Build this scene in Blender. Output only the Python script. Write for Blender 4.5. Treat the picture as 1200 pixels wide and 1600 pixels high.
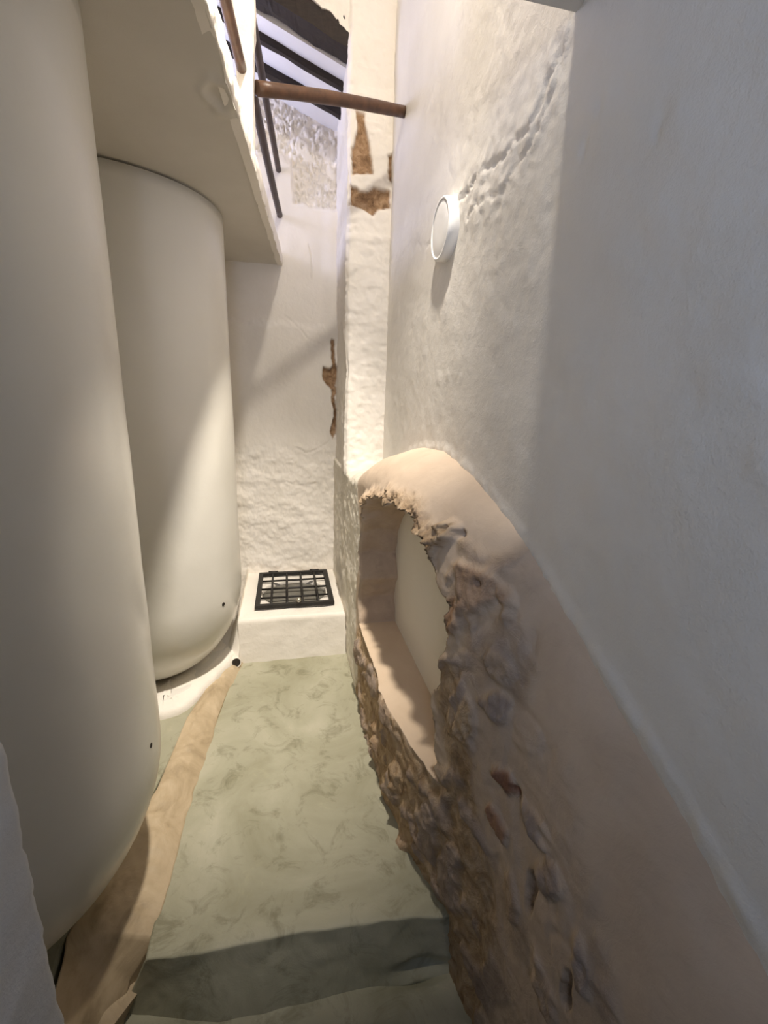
import bpy, math
import numpy as np
from mathutils import Matrix, Vector

for o in list(bpy.data.objects):
    bpy.data.objects.remove(o, do_unlink=True)
scene = bpy.context.scene
COL = scene.collection

# ------------------------------------------------------------------ camera
def norm(v):
    return v / np.linalg.norm(v)
_up = norm(np.array([84, 2719, 700.]))
_fw = np.array([-155, 185, -700.])
_fw = norm(_fw - _fw.dot(_up) * _up)
_rt = np.cross(_fw, _up)
cam_data = bpy.data.cameras.new('camera')
cam = bpy.data.objects.new('camera', cam_data)
COL.objects.link(cam)
cam_data.sensor_fit = 'VERTICAL'
cam_data.sensor_height = 36.0
cam_data.lens = 700 / 1600 * 36.0
cam_data.clip_start = 0.02
cam.matrix_world = Matrix.Translation((0, 0, 1.6)) @ Matrix([list(_rt), list(_fw), list(_up)]).to_4x4()
scene.camera = cam

# ------------------------------------------------------------------ world, lights, exposure
scene.view_settings.view_transform = 'Standard'
scene.view_settings.look = 'None'
scene.view_settings.gamma = 1.0
scene.view_settings.use_curve_mapping = False
scene.view_settings.exposure = 0.22
scene.cycles.max_bounces = 16
scene.cycles.diffuse_bounces = 12
w = bpy.data.worlds.new('world')
scene.world = w
w.use_nodes = True
w.node_tree.nodes['Background'].inputs[0].default_value = (0.60, 0.72, 1.0, 1)
w.node_tree.nodes['Background'].inputs[1].default_value = 0.11

def area_light(name, loc, target, size, energy, color, size_y=None):
    l = bpy.data.lights.new(name, 'AREA')
    l.energy = energy
    l.color = color
    l.size = size
    if size_y:
        l.shape = 'RECTANGLE'
        l.size_y = size_y
    o = bpy.data.objects.new(name, l)
    COL.objects.link(o)
    o.location = loc
    o.rotation_euler = (Vector(target) - Vector(loc)).to_track_quat('-Z', 'Y').to_euler()
    return o
# warm wall lamp high in the shaft just beyond the header
area_light('shaft_lamp', (0.20, 1.010, 3.70), (0.15, 1.75, 0.4), 0.10, 21, (1.0, 0.90, 0.77))
sl = bpy.data.lights.new('shaft_fill_spot', 'SPOT')  # second beam added at the lamp to brighten floor, bench and tanks
sl.energy = 460; sl.color = (1.0, 0.90, 0.77); sl.spot_size = math.radians(51); sl.spot_blend = 1.0; sl.shadow_soft_size = 0.06
so = bpy.data.objects.new('shaft_fill_spot', sl); COL.objects.link(so)
so.location = (0.20, 1.012, 3.66)
so.rotation_euler = (Vector((-0.26, 2.35, 0.45)) - so.location).to_track_quat('-Z', 'Y').to_euler()
# cool daylight from the doorway behind the camera
dl = area_light('doorway_daylight', (-0.2, -0.95, 2.05), (0.35, 0.9, 1.95), 0.4, 5.2, (0.60, 0.73, 1.0), 0.45)
dl.data.spread = math.radians(108)
# cool daylight from the upper room window on the left
area_light('upper_window_daylight', (-1.25, 2.95, 3.0), (0.3, 3.0, 3.3), 0.5, 14, (0.62, 0.66, 1.0), 0.5)

# ------------------------------------------------------------------ numpy noise
_rs = np.random.RandomState(7)
_PERM = _rs.permutation(4096)
_VAL = _rs.rand(4096)
_VEC = _rs.rand(4096, 3)
def _h(i, j, k, s=0):
    return _PERM[(_PERM[(_PERM[(i + s * 57) & 4095] + j) & 4095] + k) & 4095]
def vnoise(p, s=0):
    i = np.floor(p).astype(int)
    f = p - i
    f = f * f * (3 - 2 * f)
    r = 0
    for a in (0, 1):
        for b in (0, 1):
            for c in (0, 1):
                wgt = (f[:, 0] if a else 1 - f[:, 0]) * (f[:, 1] if b else 1 - f[:, 1]) * (f[:, 2] if c else 1 - f[:, 2])
                r = r + wgt * _VAL[_h(i[:, 0] + a, i[:, 1] + b, i[:, 2] + c, s)]
    return r * 2 - 1
def fbm(p, oct=4, s=0, gain=0.5):
    r = 0; a = 1.0; q = p.copy()
    for o in range(oct):
        r = r + a * vnoise(q, s + o)
        q = q * 2.03 + 11.3
        a *= gain
    return r
def worley(p, s=0):
    i = np.floor(p).astype(int)
    d1 = np.full(len(p), 9.0); d2 = d1.copy(); idc = np.zeros(len(p), int)
    for a in (-1, 0, 1):
        for b in (-1, 0, 1):
            for c in (-1, 0, 1):
                h = _h(i[:, 0] + a, i[:, 1] + b, i[:, 2] + c, s)
                q = i + np.array([a, b, c]) + _VEC[h]
                d = np.sqrt(((p - q) ** 2).sum(1))
                m = d < d1
                d2 = np.where(m, d1, np.minimum(d2, d))
                idc = np.where(m, h, idc)
                d1 = np.where(m, d, d1)
    return d1, d2, _VAL[idc]
def smooth(x, a, b):
    t = np.clip((x - a) / (b - a), 0, 1)
    return t * t * (3 - 2 * t)
def poly_sd(P, poly):
    """signed distance to polygon, negative inside"""
    poly = np.array(poly, float)
    n = len(poly); d = np.full(len(P), 1e9); ins = np.zeros(len(P), bool)
    for k in range(n):
        a = poly[k]; b = poly[(k + 1) % n]
        ab = b - a; ap = P - a
        t = np.clip((ap @ ab) / (ab @ ab + 1e-12), 0, 1)
        d = np.minimum(d, np.linalg.norm(ap - t[:, None] * ab, axis=1))
        c = (a[1] > P[:, 1]) != (b[1] > P[:, 1])
        with np.errstate(divide='ignore', invalid='ignore'):
            xi = (b[0] - a[0]) * (P[:, 1] - a[1]) / (b[1] - a[1]) + a[0]
        ins ^= c & (P[:, 0] < xi)
    return np.where(ins, -d, d)
def line_d(P, pts):
    d = np.full(len(P), 1e9)
    for a, b in zip(pts[:-1], pts[1:]):
        a = np.array(a, float); b = np.array(b, float); ab = b - a; ap = P - a
        t = np.clip((ap @ ab) / (ab @ ab), 0, 1)
        d = np.minimum(d, np.linalg.norm(ap - t[:, None] * ab, axis=1))
    return d

# ------------------------------------------------------------------ materials
def new_mat(name):
    m = bpy.data.materials.new(name)
    m.use_nodes = True
    nt = m.node_tree
    return m, nt, nt.nodes['Principled BSDF']
def N(nt, t, **k):
    n = nt.nodes.new(t)
    for a, b in k.items():
        setattr(n, a, b)
    return n
def noise_node(nt, scale, detail=6, rough=0.6, dist=0.0, vec=None):
    n = N(nt, 'ShaderNodeTexNoise')
    n.inputs['Scale'].default_value = scale
    n.inputs['Detail'].default_value = detail
    n.inputs['Roughness'].default_value = rough
    n.inputs['Distortion'].default_value = dist
    if vec is None:
        tc = N(nt, 'ShaderNodeTexCoord'); vec = tc.outputs['Object']
    nt.links.new(vec, n.inputs['Vector'])
    return n
def ramp(nt, fac, stops):
    r = N(nt, 'ShaderNodeValToRGB')
    cr = r.color_ramp
    while len(cr.elements) < len(stops):
        cr.elements.new(0.5)
    for e, (p, c) in zip(cr.elements, stops):
        e.position = p
        e.color = tuple(c) + (1,)
    nt.links.new(fac, r.inputs['Fac'])
    return r.outputs['Color']
def mix(nt, fac, a, b, mode='MIX'):
    n = N(nt, 'ShaderNodeMix', data_type='RGBA', blend_type=mode)
    for s, v in ((n.inputs[0], fac), (n.inputs[6], a), (n.inputs[7], b)):
        if isinstance(v, (int, float)):
            s.default_value = v
        elif isinstance(v, (tuple, list)):
            s.default_value = tuple(v) + (1,)
        else:
            nt.links.new(v, s)
    return n.outputs[2]
def attr(nt, name):
    a = N(nt, 'ShaderNodeAttribute', attribute_name=name)
    return a.outputs['Fac']
def bump(nt, bsdf, items):
    prev = None
    for h, strength, dist in items:
        b = N(nt, 'ShaderNodeBump')
        b.inputs['Strength'].default_value = strength
        b.inputs['Distance'].default_value = dist
        nt.links.new(h, b.inputs['Height'])
        if prev is not None:
            nt.links.new(prev, b.inputs['Normal'])
        prev = b.outputs['Normal']
    nt.links.new(prev, bsdf.inputs['Normal'])

def whitewash(name, c1, c2, rough=0.75, b1=0.35, b2=0.25, stone=None):
    m, nt, bs = new_mat(name)
    n1 = noise_node(nt, 3.0, 5, 0.55)
    n2 = noise_node(nt, 45, 5, 0.6)
    n3 = noise_node(nt, 240, 3, 0.6)
    col = ramp(nt, n1.outputs['Fac'], [(0.3, c2), (0.7, c1)])
    if stone:
        s1 = noise_node(nt, 22, 8, 0.7, 0.6)
        sc = ramp(nt, s1.outputs['Fac'], [(0.30, stone[0]), (0.5, stone[1]), (0.72, stone[2])])
        col = mix(nt, attr(nt, 'stone'), col, sc)
    nt.links.new(col, bs.inputs['Base Color'])
    bs.inputs['Roughness'].default_value = rough
    bs.inputs['Specular IOR Level'].default_value = 0.3
    bump(nt, bs, [(n2.outputs['Fac'], b1, 0.006), (n3.outputs['Fac'], b2, 0.002)])
    return m
BROWN = [(0.10, 0.052, 0.024), (0.30, 0.185, 0.10), (0.50, 0.35, 0.22)]
M_WHITE = whitewash('whitewash', (0.85, 0.81, 0.75), (0.78, 0.74, 0.67), stone=BROWN)
M_PLASTER = whitewash('smooth_plaster', (0.76, 0.735, 0.69), (0.69, 0.665, 0.62), rough=0.7, b1=0.34, b2=0.4)
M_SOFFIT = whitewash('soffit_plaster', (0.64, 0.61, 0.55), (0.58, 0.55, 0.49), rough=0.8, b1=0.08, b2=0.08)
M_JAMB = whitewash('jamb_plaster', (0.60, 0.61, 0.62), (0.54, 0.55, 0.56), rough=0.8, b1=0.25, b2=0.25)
M_NICHE = whitewash('niche_back_plaster', (0.76, 0.72, 0.65), (0.72, 0.68, 0.61), b1=0.1, b2=0.1)

# painted tanks
def mat_tank():
    m, nt, bs = new_mat('tank_paint')
    n1 = noise_node(nt, 1.6, 3, 0.5)
    n2 = noise_node(nt, 9, 3, 0.5)
    n3 = noise_node(nt, 160, 2, 0.5)
    nt.links.new(ramp(nt, n1.outputs['Fac'], [(0.3, (0.70, 0.685, 0.625)), (0.7, (0.76, 0.745, 0.69))]), bs.inputs['Base Color'])
    bs.inputs['Roughness'].default_value = 0.27
    bs.inputs['Specular IOR Level'].default_value = 0.5
    bump(nt, bs, [(n2.outputs['Fac'], 0.10, 0.02), (n3.outputs['Fac'], 0.05, 0.002)])
    return m
M_TANK = mat_tank()

# polished green-grey cement
def mat_cement():
    m, nt, bs = new_mat('green_cement')
    n1 = noise_node(nt, 2.2, 8, 0.6, 1.2)
    n2 = noise_node(nt, 8, 10, 0.72, 0.9)
    n3 = noise_node(nt, 60, 6, 0.6)
    c = ramp(nt, n1.outputs['Fac'], [(0.30, (0.30, 0.29, 0.20)), (0.5, (0.375, 0.365, 0.27)), (0.72, (0.46, 0.445, 0.345))])
    v = ramp(nt, n2.outputs['Fac'], [(0.34, (0.58, 0.58, 0.52)), (0.48, (1, 1, 1)), (0.60, (1.0, 1.0, 1.0)), (0.72, (1.18, 1.16, 1.12))])
    c = mix(nt, 0.8, c, v, 'MULTIPLY')
    nt.links.new(c, bs.inputs['Base Color'])
    rr = N(nt, 'ShaderNodeMapRange')
    rr.inputs['To Min'].default_value = 0.38
    rr.inputs['To Max'].default_value = 0.62
    nt.links.new(n2.outputs['Fac'], rr.inputs['Value'])
    nt.links.new(rr.outputs[0], bs.inputs['Roughness'])
    bs.inputs['Specular IOR Level'].default_value = 0.35
    bump(nt, bs, [(n2.outputs['Fac'], 0.3, 0.008), (n3.outputs['Fac'], 0.15, 0.002)])
    return m
M_CEMENT = mat_cement()

def mat_beige(name, stops, rough=0.6, b=0.3):
    m, nt, bs = new_mat(name)
    n1 = noise_node(nt, 5, 8, 0.62, 0.8)
    n2 = noise_node(nt, 30, 8, 0.7)
    nt.links.new(ramp(nt, n1.outputs['Fac'], stops), bs.inputs['Base Color'])
    bs.inputs['Roughness'].default_value = rough
    bump(nt, bs, [(n1.outputs['Fac'], b, 0.02), (n2.outputs['Fac'], b, 0.004)])
    return m
M_GUTTER = mat_beige('ochre_lime_mortar', [(0.3, (0.30, 0.23, 0.14)), (0.48, (0.47, 0.37, 0.24)), (0.72, (0.60, 0.49, 0.34))])
M_SILL = mat_beige('sill_plaster', [(0.3, (0.60, 0.47, 0.34)), (0.7, (0.66, 0.53, 0.40))], 0.7, 0.1)

# rubble wall: beige plaster, exposed rubble and whitewash by attribute
def mat_rubble():
    m, nt, bs = new_mat('rubble_and_plaster')
    tc = N(nt, 'ShaderNodeTexCoord')
    n0 = noise_node(nt, 4, 6, 0.6, 0.4)
    plaster = ramp(nt, n0.outputs['Fac'], [(0.3, (0.50, 0.40, 0.31)), (0.7, (0.60, 0.49, 0.385))])
    n1 = noise_node(nt, 14, 9, 0.68, 0.9)
    mortar = ramp(nt, n1.outputs['Fac'], [(0.26, (0.17, 0.10, 0.05)), (0.42, (0.36, 0.245, 0.14)), (0.58, (0.50, 0.37, 0.24)), (0.75, (0.64, 0.51, 0.37))])
    n2 = noise_node(nt, 9, 8, 0.62, 0.5)
    stone = ramp(nt, n2.outputs['Fac'], [(0.28, (0.20, 0.15, 0.13)), (0.5, (0.36, 0.29, 0.25)), (0.7, (0.50, 0.42, 0.37))])
    red = ramp(nt, n2.outputs['Fac'], [(0.3, (0.20, 0.075, 0.04)), (0.7, (0.48, 0.27, 0.18))])
    rub = mix(nt, attr(nt, 'stone'), mortar, stone)
    rub = mix(nt, attr(nt, 'red'), rub, red)
    col = mix(nt, attr(nt, 'rubble'), plaster, rub)
    n3 = noise_node(nt, 4, 4, 0.6)
    white = ramp(nt, n3.outputs['Fac'], [(0.3, (0.70, 0.66, 0.57)), (0.7, (0.78, 0.74, 0.66))])
    col = mix(nt, attr(nt, 'white'), col, white)
    nt.links.new(col, bs.inputs['Base Color'])
    bs.inputs['Roughness'].default_value = 0.8
    bs.inputs['Specular IOR Level'].default_value = 0.25
    n4 = noise_node(nt, 70, 8, 0.7)
    hm = N(nt, 'ShaderNodeMath', operation='MULTIPLY_ADD')
    nt.links.new(attr(nt, 'rubble'), hm.inputs[0]); hm.inputs[1].default_value = 0.9; hm.inputs[2].default_value = 0.12
    h1 = N(nt, 'ShaderNodeMath', operation='MULTIPLY')
    nt.links.new(n1.outputs['Fac'], h1.inputs[0]); nt.links.new(hm.outputs[0], h1.inputs[1])
    h2 = N(nt, 'ShaderNodeMath', operation='MULTIPLY')
    nt.links.new(n4.outputs['Fac'], h2.inputs[0]); nt.links.new(hm.outputs[0], h2.inputs[1])
    bump(nt, bs, [(h1.outputs[0], 0.6, 0.022), (h2.outputs[0], 0.7, 0.005)])
    return m
M_RUBBLE = mat_rubble()

def mat_metal(name, c1, c2, rough, metallic=0.6, sc=40, stretch=(1, 1, 1)):
    m, nt, bs = new_mat(name)
    tc = N(nt, 'ShaderNodeTexCoord')
    mp = N(nt, 'ShaderNodeMapping')
    mp.inputs['Scale'].default_value = stretch
    nt.links.new(tc.outputs['Object'], mp.inputs['Vector'])
    n1 = noise_node(nt, sc, 6, 0.6, 0.2, mp.outputs['Vector'])
    nt.links.new(ramp(nt, n1.outputs['Fac'], [(0.3, c1), (0.7, c2)]), bs.inputs['Base Color'])
    bs.inputs['Roughness'].default_value = rough
    bs.inputs['Metallic'].default_value = metallic
    bump(nt, bs, [(n1.outputs['Fac'], 0.2, 0.003)])
    return m
M_POLE = mat_metal('brown_painted_pole', (0.055, 0.026, 0.014), (0.115, 0.055, 0.028), 0.42, 0.0, 25)
M_RAIL = mat_metal('dark_brown_rail', (0.028, 0.014, 0.011), (0.05, 0.024, 0.018), 0.5, 0.0, 25)
M_BEAM = mat_metal('dark_timber', (0.008, 0.005, 0.004), (0.026, 0.016, 0.011), 0.75, 0.0, 18, (1, 6, 6))
M_IRON = mat_metal('black_iron', (0.012, 0.011, 0.010), (0.025, 0.022, 0.020), 0.5, 0.3, 60)
M_STEEL = mat_metal('brass_steel', (0.45, 0.42, 0.36), (0.6, 0.57, 0.5), 0.3, 0.9, 60)
M_DARK = mat_metal('cavity_shade', (0.012, 0.009, 0.006), (0.03, 0.022, 0.015), 0.9, 0.0, 60)  # near-black colour stands in for the shade inside holes
M_WELL = mat_metal('grey_well_plug', (0.13, 0.125, 0.105), (0.19, 0.18, 0.155), 0.7, 0.0, 20)
M_LAMP = mat_metal('white_lamp_shell', (0.80, 0.80, 0.79), (0.84, 0.84, 0.83), 0.35, 0.0, 10)
M_DIFF = mat_metal('opal_diffuser', (0.72, 0.72, 0.71), (0.75, 0.75, 0.74), 0.3, 0.0, 10)
M_PLANK = mat_metal('white_roof_boards', (0.72, 0.72, 0.75), (0.80, 0.80, 0.83), 0.7, 0.0, 3)

# ------------------------------------------------------------------ mesh helpers
def link(name, me, mat, parent=None, smooth_shade=False):
    o = bpy.data.objects.new(name, me)
    COL.objects.link(o)
    if mat: me.materials.append(mat)
    if smooth_shade:
        me.polygons.foreach_set('use_smooth', [True] * len(me.polygons))
    if parent: o.parent = parent
    me.update()
    return o
def tag(o, label=None, cat=None, group=None, kind=None):
    if label: o['label'] = label
    if cat: o['category'] = cat
    if group: o['group'] = group
    if kind: o['kind'] = kind
    return o
def set_attr(me, name, vals):
    a = me.attributes.new(name, 'FLOAT', 'POINT')
    a.data.foreach_set('value', np.asarray(vals, dtype=np.float32))
def mesh_from(name, V, Fc):
    me = bpy.data.meshes.new(name)
    me.from_pydata([tuple(map(float, v)) for v in V], [], [tuple(int(i) for i in f) for f in Fc])
    me.validate()
    return me
def grid_faces(nu, nv, flip=False):
    i = np.arange(nu - 1)[:, None] * nv + np.arange(nv - 1)[None, :]
    a = i.ravel()
    q = np.stack([a, a + nv, a + nv + 1, a + 1], 1)
    return q[:, ::-1] if flip else q
def solid_grid(name, P, nu, nv, back, mat, attrs=None, flip=False, kind=None):
    """P: front points (nu*nv,3); back: function giving the points on the back of the border"""
    border = [i * nv for i in range(nu)] + [(nu - 1) * nv + j for j in range(1, nv)] + \
             [i * nv + nv - 1 for i in range(nu - 2, -1, -1)] + [j for j in range(nv - 2, 0, -1)]
    B = back(P[border])
    n = len(P); nb = len(border)
    Fc = [tuple(f) for f in grid_faces(nu, nv, flip)]
    for k in range(nb):
        a, b = border[k], border[(k + 1) % nb]
        q = (a, n + k, n + (k + 1) % nb, b)
        Fc.append(q[::-1] if flip else q)
    cap = tuple(n + k for k in range(nb))
    Fc.append(cap if not flip else cap[::-1])
    me = mesh_from(name, np.vstack([P, B]), Fc)
    for k, v in (attrs or {}).items():
        set_attr(me, k, np.concatenate([v, np.zeros(nb)]))
    o = link(name, me, mat, smooth_shade=True)
    for p in me.polygons[len(me.polygons) - nb - 1:]:
        p.use_smooth = False
    if kind: o['kind'] = kind
    return o
def prism(name, poly, z0, z1, mat, parent=None, bev=0.0, flipz=False):
    """horizontal polygon extruded from z0 to z1 (z may be functions of x,y)"""
    n = len(poly)
    f0 = z0 if callable(z0) else (lambda x, y: z0)
    f1 = z1 if callable(z1) else (lambda x, y: z1)
    V = [(x, y, f0(x, y)) for x, y in poly] + [(x, y, f1(x, y)) for x, y in poly]
    Fc = [tuple(range(n))[::-1], tuple(range(n, 2 * n))] + [(k, (k + 1) % n, n + (k + 1) % n, n + k) for k in range(n)]
    o = link(name, mesh_from(name, V, Fc), mat, parent)
    if bev:
        b = o.modifiers.new('bevel', 'BEVEL'); b.width = bev; b.segments = 3
    return o
def box(name, x0, x1, y0, y1, z0, z1, mat, parent=None, bev=0.0):
    return prism(name, [(x0, y0), (x1, y0), (x1, y1), (x0, y1)], z0, z1, mat, parent, bev)
def tube(name, a, b, r, mat, parent=None, seg=20, rings=14, wob=0.0, seed=0):
    a = np.array(a, float); b = np.array(b, float)
    d = b - a; L = np.linalg.norm(d); d = d / L
    u = norm(np.cross(d, [0, 0, 1.0])); v = np.cross(d, u)
    V = []
    for i in range(rings):
        t = i / (rings - 1)
        off = wob * (math.sin(3.1 * t + seed) * u + math.cos(4.3 * t + seed) * v)
        rr = r * (1 + 0.02 * math.sin(17 * t + seed))
        for k in range(seg):
            an = 2 * math.pi * k / seg
            V.append(a + d * L * t + off + rr * (math.cos(an) * u + math.sin(an) * v))
    Fc = []
    for i in range(rings - 1):
        for k in range(seg):
            Fc.append((i * seg + k, i * seg + (k + 1) % seg, (i + 1) * seg + (k + 1) % seg, (i + 1) * seg + k))
    Fc.append(tuple(range(seg))[::-1]); Fc.append(tuple((rings - 1) * seg + k for k in range(seg)))
    o = link(name, mesh_from(name, V, Fc), mat, parent, True)
    o.data.polygons[-1].use_smooth = False; o.data.polygons[-2].use_smooth = False
    return o
def lathe(name, prof, c, mat, parent=None, seg=96, axis='z', noise=0.0):
    """prof: list of (r, h)"""
    V = []; n = len(prof)
    for r, h in prof:
        for k in range(seg):
            an = 2 * math.pi * k / seg
            if axis == 'z': V.append((c[0] + r * math.cos(an), c[1] + r * math.sin(an), c[2] + h))
            else: V.append((c[0] + h, c[1] + r * math.cos(an), c[2] + r * math.sin(an)))
    V = np.array(V)
    if noise:
        q = V - np.array(c); rad = q.copy(); rad[:, 2] = 0
        ln = np.linalg.norm(rad, axis=1)[:, None] + 1e-9
        V = V + rad / ln * (noise * fbm(V * 3.0, 3, 5))[:, None] * (ln > 0.1)
    Fc = []
    for i in range(n - 1):
        for k in range(seg):
            Fc.append((i * seg + k, i * seg + (k + 1) % seg, (i + 1) * seg + (k + 1) % seg, (i + 1) * seg + k))
    Fc.append(tuple(range(seg))[::-1]); Fc.append(tuple((n - 1) * seg + k for k in range(seg)))
    return link(name, mesh_from(name, V, Fc), mat, parent, True)

# ================================================================== THE SETTING
# ---- lower right wall: rubble base with arched niche
def xb(y): return np.interp(y, [-1.2, 0, .5, .8, 1.0, 1.2, 1.45, 2, 3.3], [.56, .55, .53, .50, .455, .40, .36, .35, .34])
def TOP(y): return np.interp(y, [-1.2, .295, .42, .54, .67, .84, 1.03, 1.3, 1.55, 1.8, 2.05, 2.3, 2.5, 2.66, 3.4],
                             [.35, .95, 1.02, 1.08, 1.145, 1.22, 1.30, 1.375, 1.415, 1.40, 1.345, 1.26, 1.20, 1.18, 1.18])
def WID(y): return np.interp(y, [0, .8, 1.3, 1.8, 2.3, 2.6], [.5, .45, .26, .2, .12, .04])
def FX(y, z):
    s = np.clip((z - (TOP(y) - WID(y))) / WID(y), 0, 1)
    return .58 - (.58 - xb(y)) * np.sqrt(1 - s * s)
RIM = [(2.10, .445), (2.14, .58), (2.09, .70), (2.15, .82), (2.10, .95), (1.98, 1.09), (1.82, 1.19), (1.61, 1.215), (1.48, 1.235),
       (1.36, 1.23), (1.30, 1.20), (1.23, 1.18), (1.16, 1.14), (1.12, 1.07), (1.07, 1.03), (1.05, .97), (1.08, .87),
       (1.09, .80), (1.12, .72), (1.12, .63), (1.10, .55), (1.08, .49), (1.07, .445)]
RUB = [(.86, 1.20), (.95, 1.23), (1.10, 1.22), (1.0, 1.08), (.87, 1.09), (.79, 1.08), (.76, .95), (.66, .97), (.58, .90), (.53, .80), (.48, .74), (.43, .66),
       (.40, .5), (.38, -.7), (2.16, -.7), (2.12, .44), (1.1, .44), (1.08, .60), (1.1, .8), (1.03, .95), (1.1, 1.10), (1.03, 1.16)]
def make_rubble_wall():
    ny, nz = 560, 230
    ys = np.concatenate([np.linspace(-1.2, .3, 40, endpoint=False), np.linspace(.3, 2.3, 420, endpoint=False), np.linspace(2.3, 3.35, 100)])
    t = np.linspace(0, 1, nz)
    Yg = np.repeat(ys, nz)
    tt = np.tile(t, ny)
    tp = TOP(Yg) - .0005
    z0 = -.62
    Z = z0 + (tp - z0) * (1 - (1 - tt) ** 1.25)
    P0 = np.stack([FX(Yg, Z), Yg, Z], 1)
    YZ = P0[:, 1:]
    wob = 0.02 * fbm(P0 * 12, 3, 3)
    sd_n = poly_sd(YZ, RIM)
    sd_r = poly_sd(YZ, RUB) + 0.05 * fbm(P0 * 6, 3, 9)
    rub = 1 - smooth(sd_r, -.03, .03)
    core = smooth(YZ[:, 0] + .05 * fbm(P0 * 7, 3, 17), np.interp(YZ[:, 1], [-.6, .0, .4, .65, .8, .97, 1.2], [.70, .74, .82, .92, .98, 1.03, 1.06]) - .03,
                  np.interp(YZ[:, 1], [-.6, .0, .4, .65, .8, .97, 1.2], [.70, .74, .82, .92, .98, 1.03, 1.06]) + .06)
    soft = rub * (1 - core)
    rim_top = (1 - smooth(np.abs(sd_n), .05, .11)) * smooth(YZ[:, 1], .62, .80)
    # the ragged fringe around the arch
    fringe = (1 - smooth(sd_n + 0.03 * fbm(P0 * 9, 2, 31), .035, .08)) * smooth(YZ[:, 1], .98, 1.1) * smooth(YZ[:, 0], 1.12, 1.22)
    near_jamb = (1 - smooth(sd_n, .015, .07)) * (1 - smooth(YZ[:, 0], 1.15, 1.35))
    wht = smooth(YZ[:, 0] + .5 * wob + .05 * np.sin(YZ[:, 1] * 9), 2.13, 2.17)
    wht = np.maximum(wht, smooth(sd_n, .1, .2) * smooth(YZ[:, 0], 1.9, 2.0) * 0)
    # stones laid in the wall
    q = P0 * np.array([5, 5.5, 6.5]) + 0.5 * np.stack([fbm(P0 * 8, 2, 1), fbm(P0 * 8, 2, 2), fbm(P0 * 8, 2, 4)], 1)
    d1, d2, idv = worley(q, 3)
    edge = smooth(d2 - d1, .04, .26)
    is_st = (idv > .42) * edge
    f1 = fbm(P0 * 16, 5, 11, .6)
    f2 = fbm(P0 * 45, 4, 15, .6)
    ridge = 1 - np.abs(fbm(P0 * 22, 4, 21, .55))
    big = fbm(P0 * 4, 3, 27)
    d_rub = .016 * is_st + .006 * f1 + .0022 * f2 + .008 * (ridge - .6) + .014 * big
    d = rub * d_rub * (.25 + .72 * core)
    patch = smooth(fbm(P0 * 5, 3, 77), .05, .35)
    rub = rub * (core + (1 - core) * (.25 + .45 * patch))
    d += (1 - rub) * (1 - wht) * (.004 * big + .0012 * f1)
    d += wht * (.006 * big + .005 * fbm(P0 * 13, 4, 33) + .003 * f2)
    fr = np.maximum(fringe, .25 * near_jamb * (1 - rub))
    d += fr * (.013 * f1 + .015 * np.abs(fbm(P0 * 34, 4, 41, .6)) + .010 * f2 + .006)
    stone = np.clip(rub * is_st * .8 + soft * .55, 0, 1)
    red = np.zeros(len(P0))
    fl = fbm(P0 * 11, 3, 301, .6); fl2 = fbm(P0 * 11, 3, 305, .6)
    def lump(cy, cz, ry, rz, h, rough=.25, tone=None, sq=2.0):
        nonlocal d, stone, red, rub
        u = (YZ[:, 0] - cy) / ry + .15 * f1 + .45 * fl; v = (YZ[:, 1] - cz) / rz + .15 * f1 + .45 * fl2
        r = (np.abs(u) ** sq + np.abs(v) ** sq) ** (1 / sq)
        k = 1 - smooth(r, .55, 1.0)
        d += k * (h + rough * .010 * f2 + rough * .018 * f1)
        if tone is not None:
            rub = np.maximum(rub, k * tone[0]); stone = np.maximum(stone * (1 - k), k * tone[1]); red = np.maximum(red, k * tone[2])
    lump(1.17, 1.225, .050, .042, .042, 1.0, (.9, .0, .0))
    lump(1.155, 1.245, .014, .012, -.045)
    lump(1.120, 1.238, .013, .012, -.045)
    lump(1.20, 1.15, .05, .05, .025, .6, (.9, .0, .0))
    lump(.99, 1.13, .13, .085, .018, .3, (.9, .35, .30))
    lump(.985, 1.145, .012, .009, -.03, 0)
    lump(1.06, 1.02, .05, .06, .012, .5, (1, .0, .4))
    lump(.88, .98, .07, .035, .012, .3, (.8, .45, 0))
    lump(.87, .88, .06, .06, .008, .3, (1, 1, .0), 3)
    lump(.95, .75, .05, .09, .014, .4, (1, .0, .0))
    lump(.80, .72, .06, .045, .014, .4, (1, .2, .9))
    lump(.76, .715, .02, .02, -.02, .3, (1, 0, 1))
    lump(.68, .70, .06, .04, .012, .3, (1, .9, 0))
    lump(.80, .58, .05, .04, .014, .4, (1, .2, .7))
    lump(.62, .62, .05, .06, .009, .2, (1, .8, .05))
    lump(.66, .54, .02, .06, -.016, .2, (1, .6, 0))
    lump(.72, .44, .05, .07, .010, .3, (.8, .4, .1))
    lump(.50, .57, .035, .06, .008, .3, (1, .9, 0))
    lump(.53, .47, .018, .07, -.025, .4, (1, .9, 0))
    lump(.60, .36, .05, .07, .009, .3, (.7, .4, .1))
    lump(1.35, .22, .06, .09, .020, .4, (1, .0, .0))
    lump(1.62, .18, .07, .06, .015, .4, (1, .0, .1))
    lump(1.25, -.02, .07, .10, .018, .4, (1, .2, .1))
    # keep the sill line crisp and the foot at its place
    foot = smooth(np.abs(YZ[:, 1] - .445), .0, .015)
    sillzone = (YZ[:, 0] > 1.07) & (YZ[:, 0] < 2.12)
    d = np.where(sillzone, d * (.35 + .65 * foot), d)
    d = d * smooth(TOP(Yg) - YZ[:, 1], 0, .03)
    P = P0.copy()
    P[:, 0] -= d
    # sheer the fringe downward
    P[:, 2] -= fr * .012 * (1 + f1)
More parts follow.
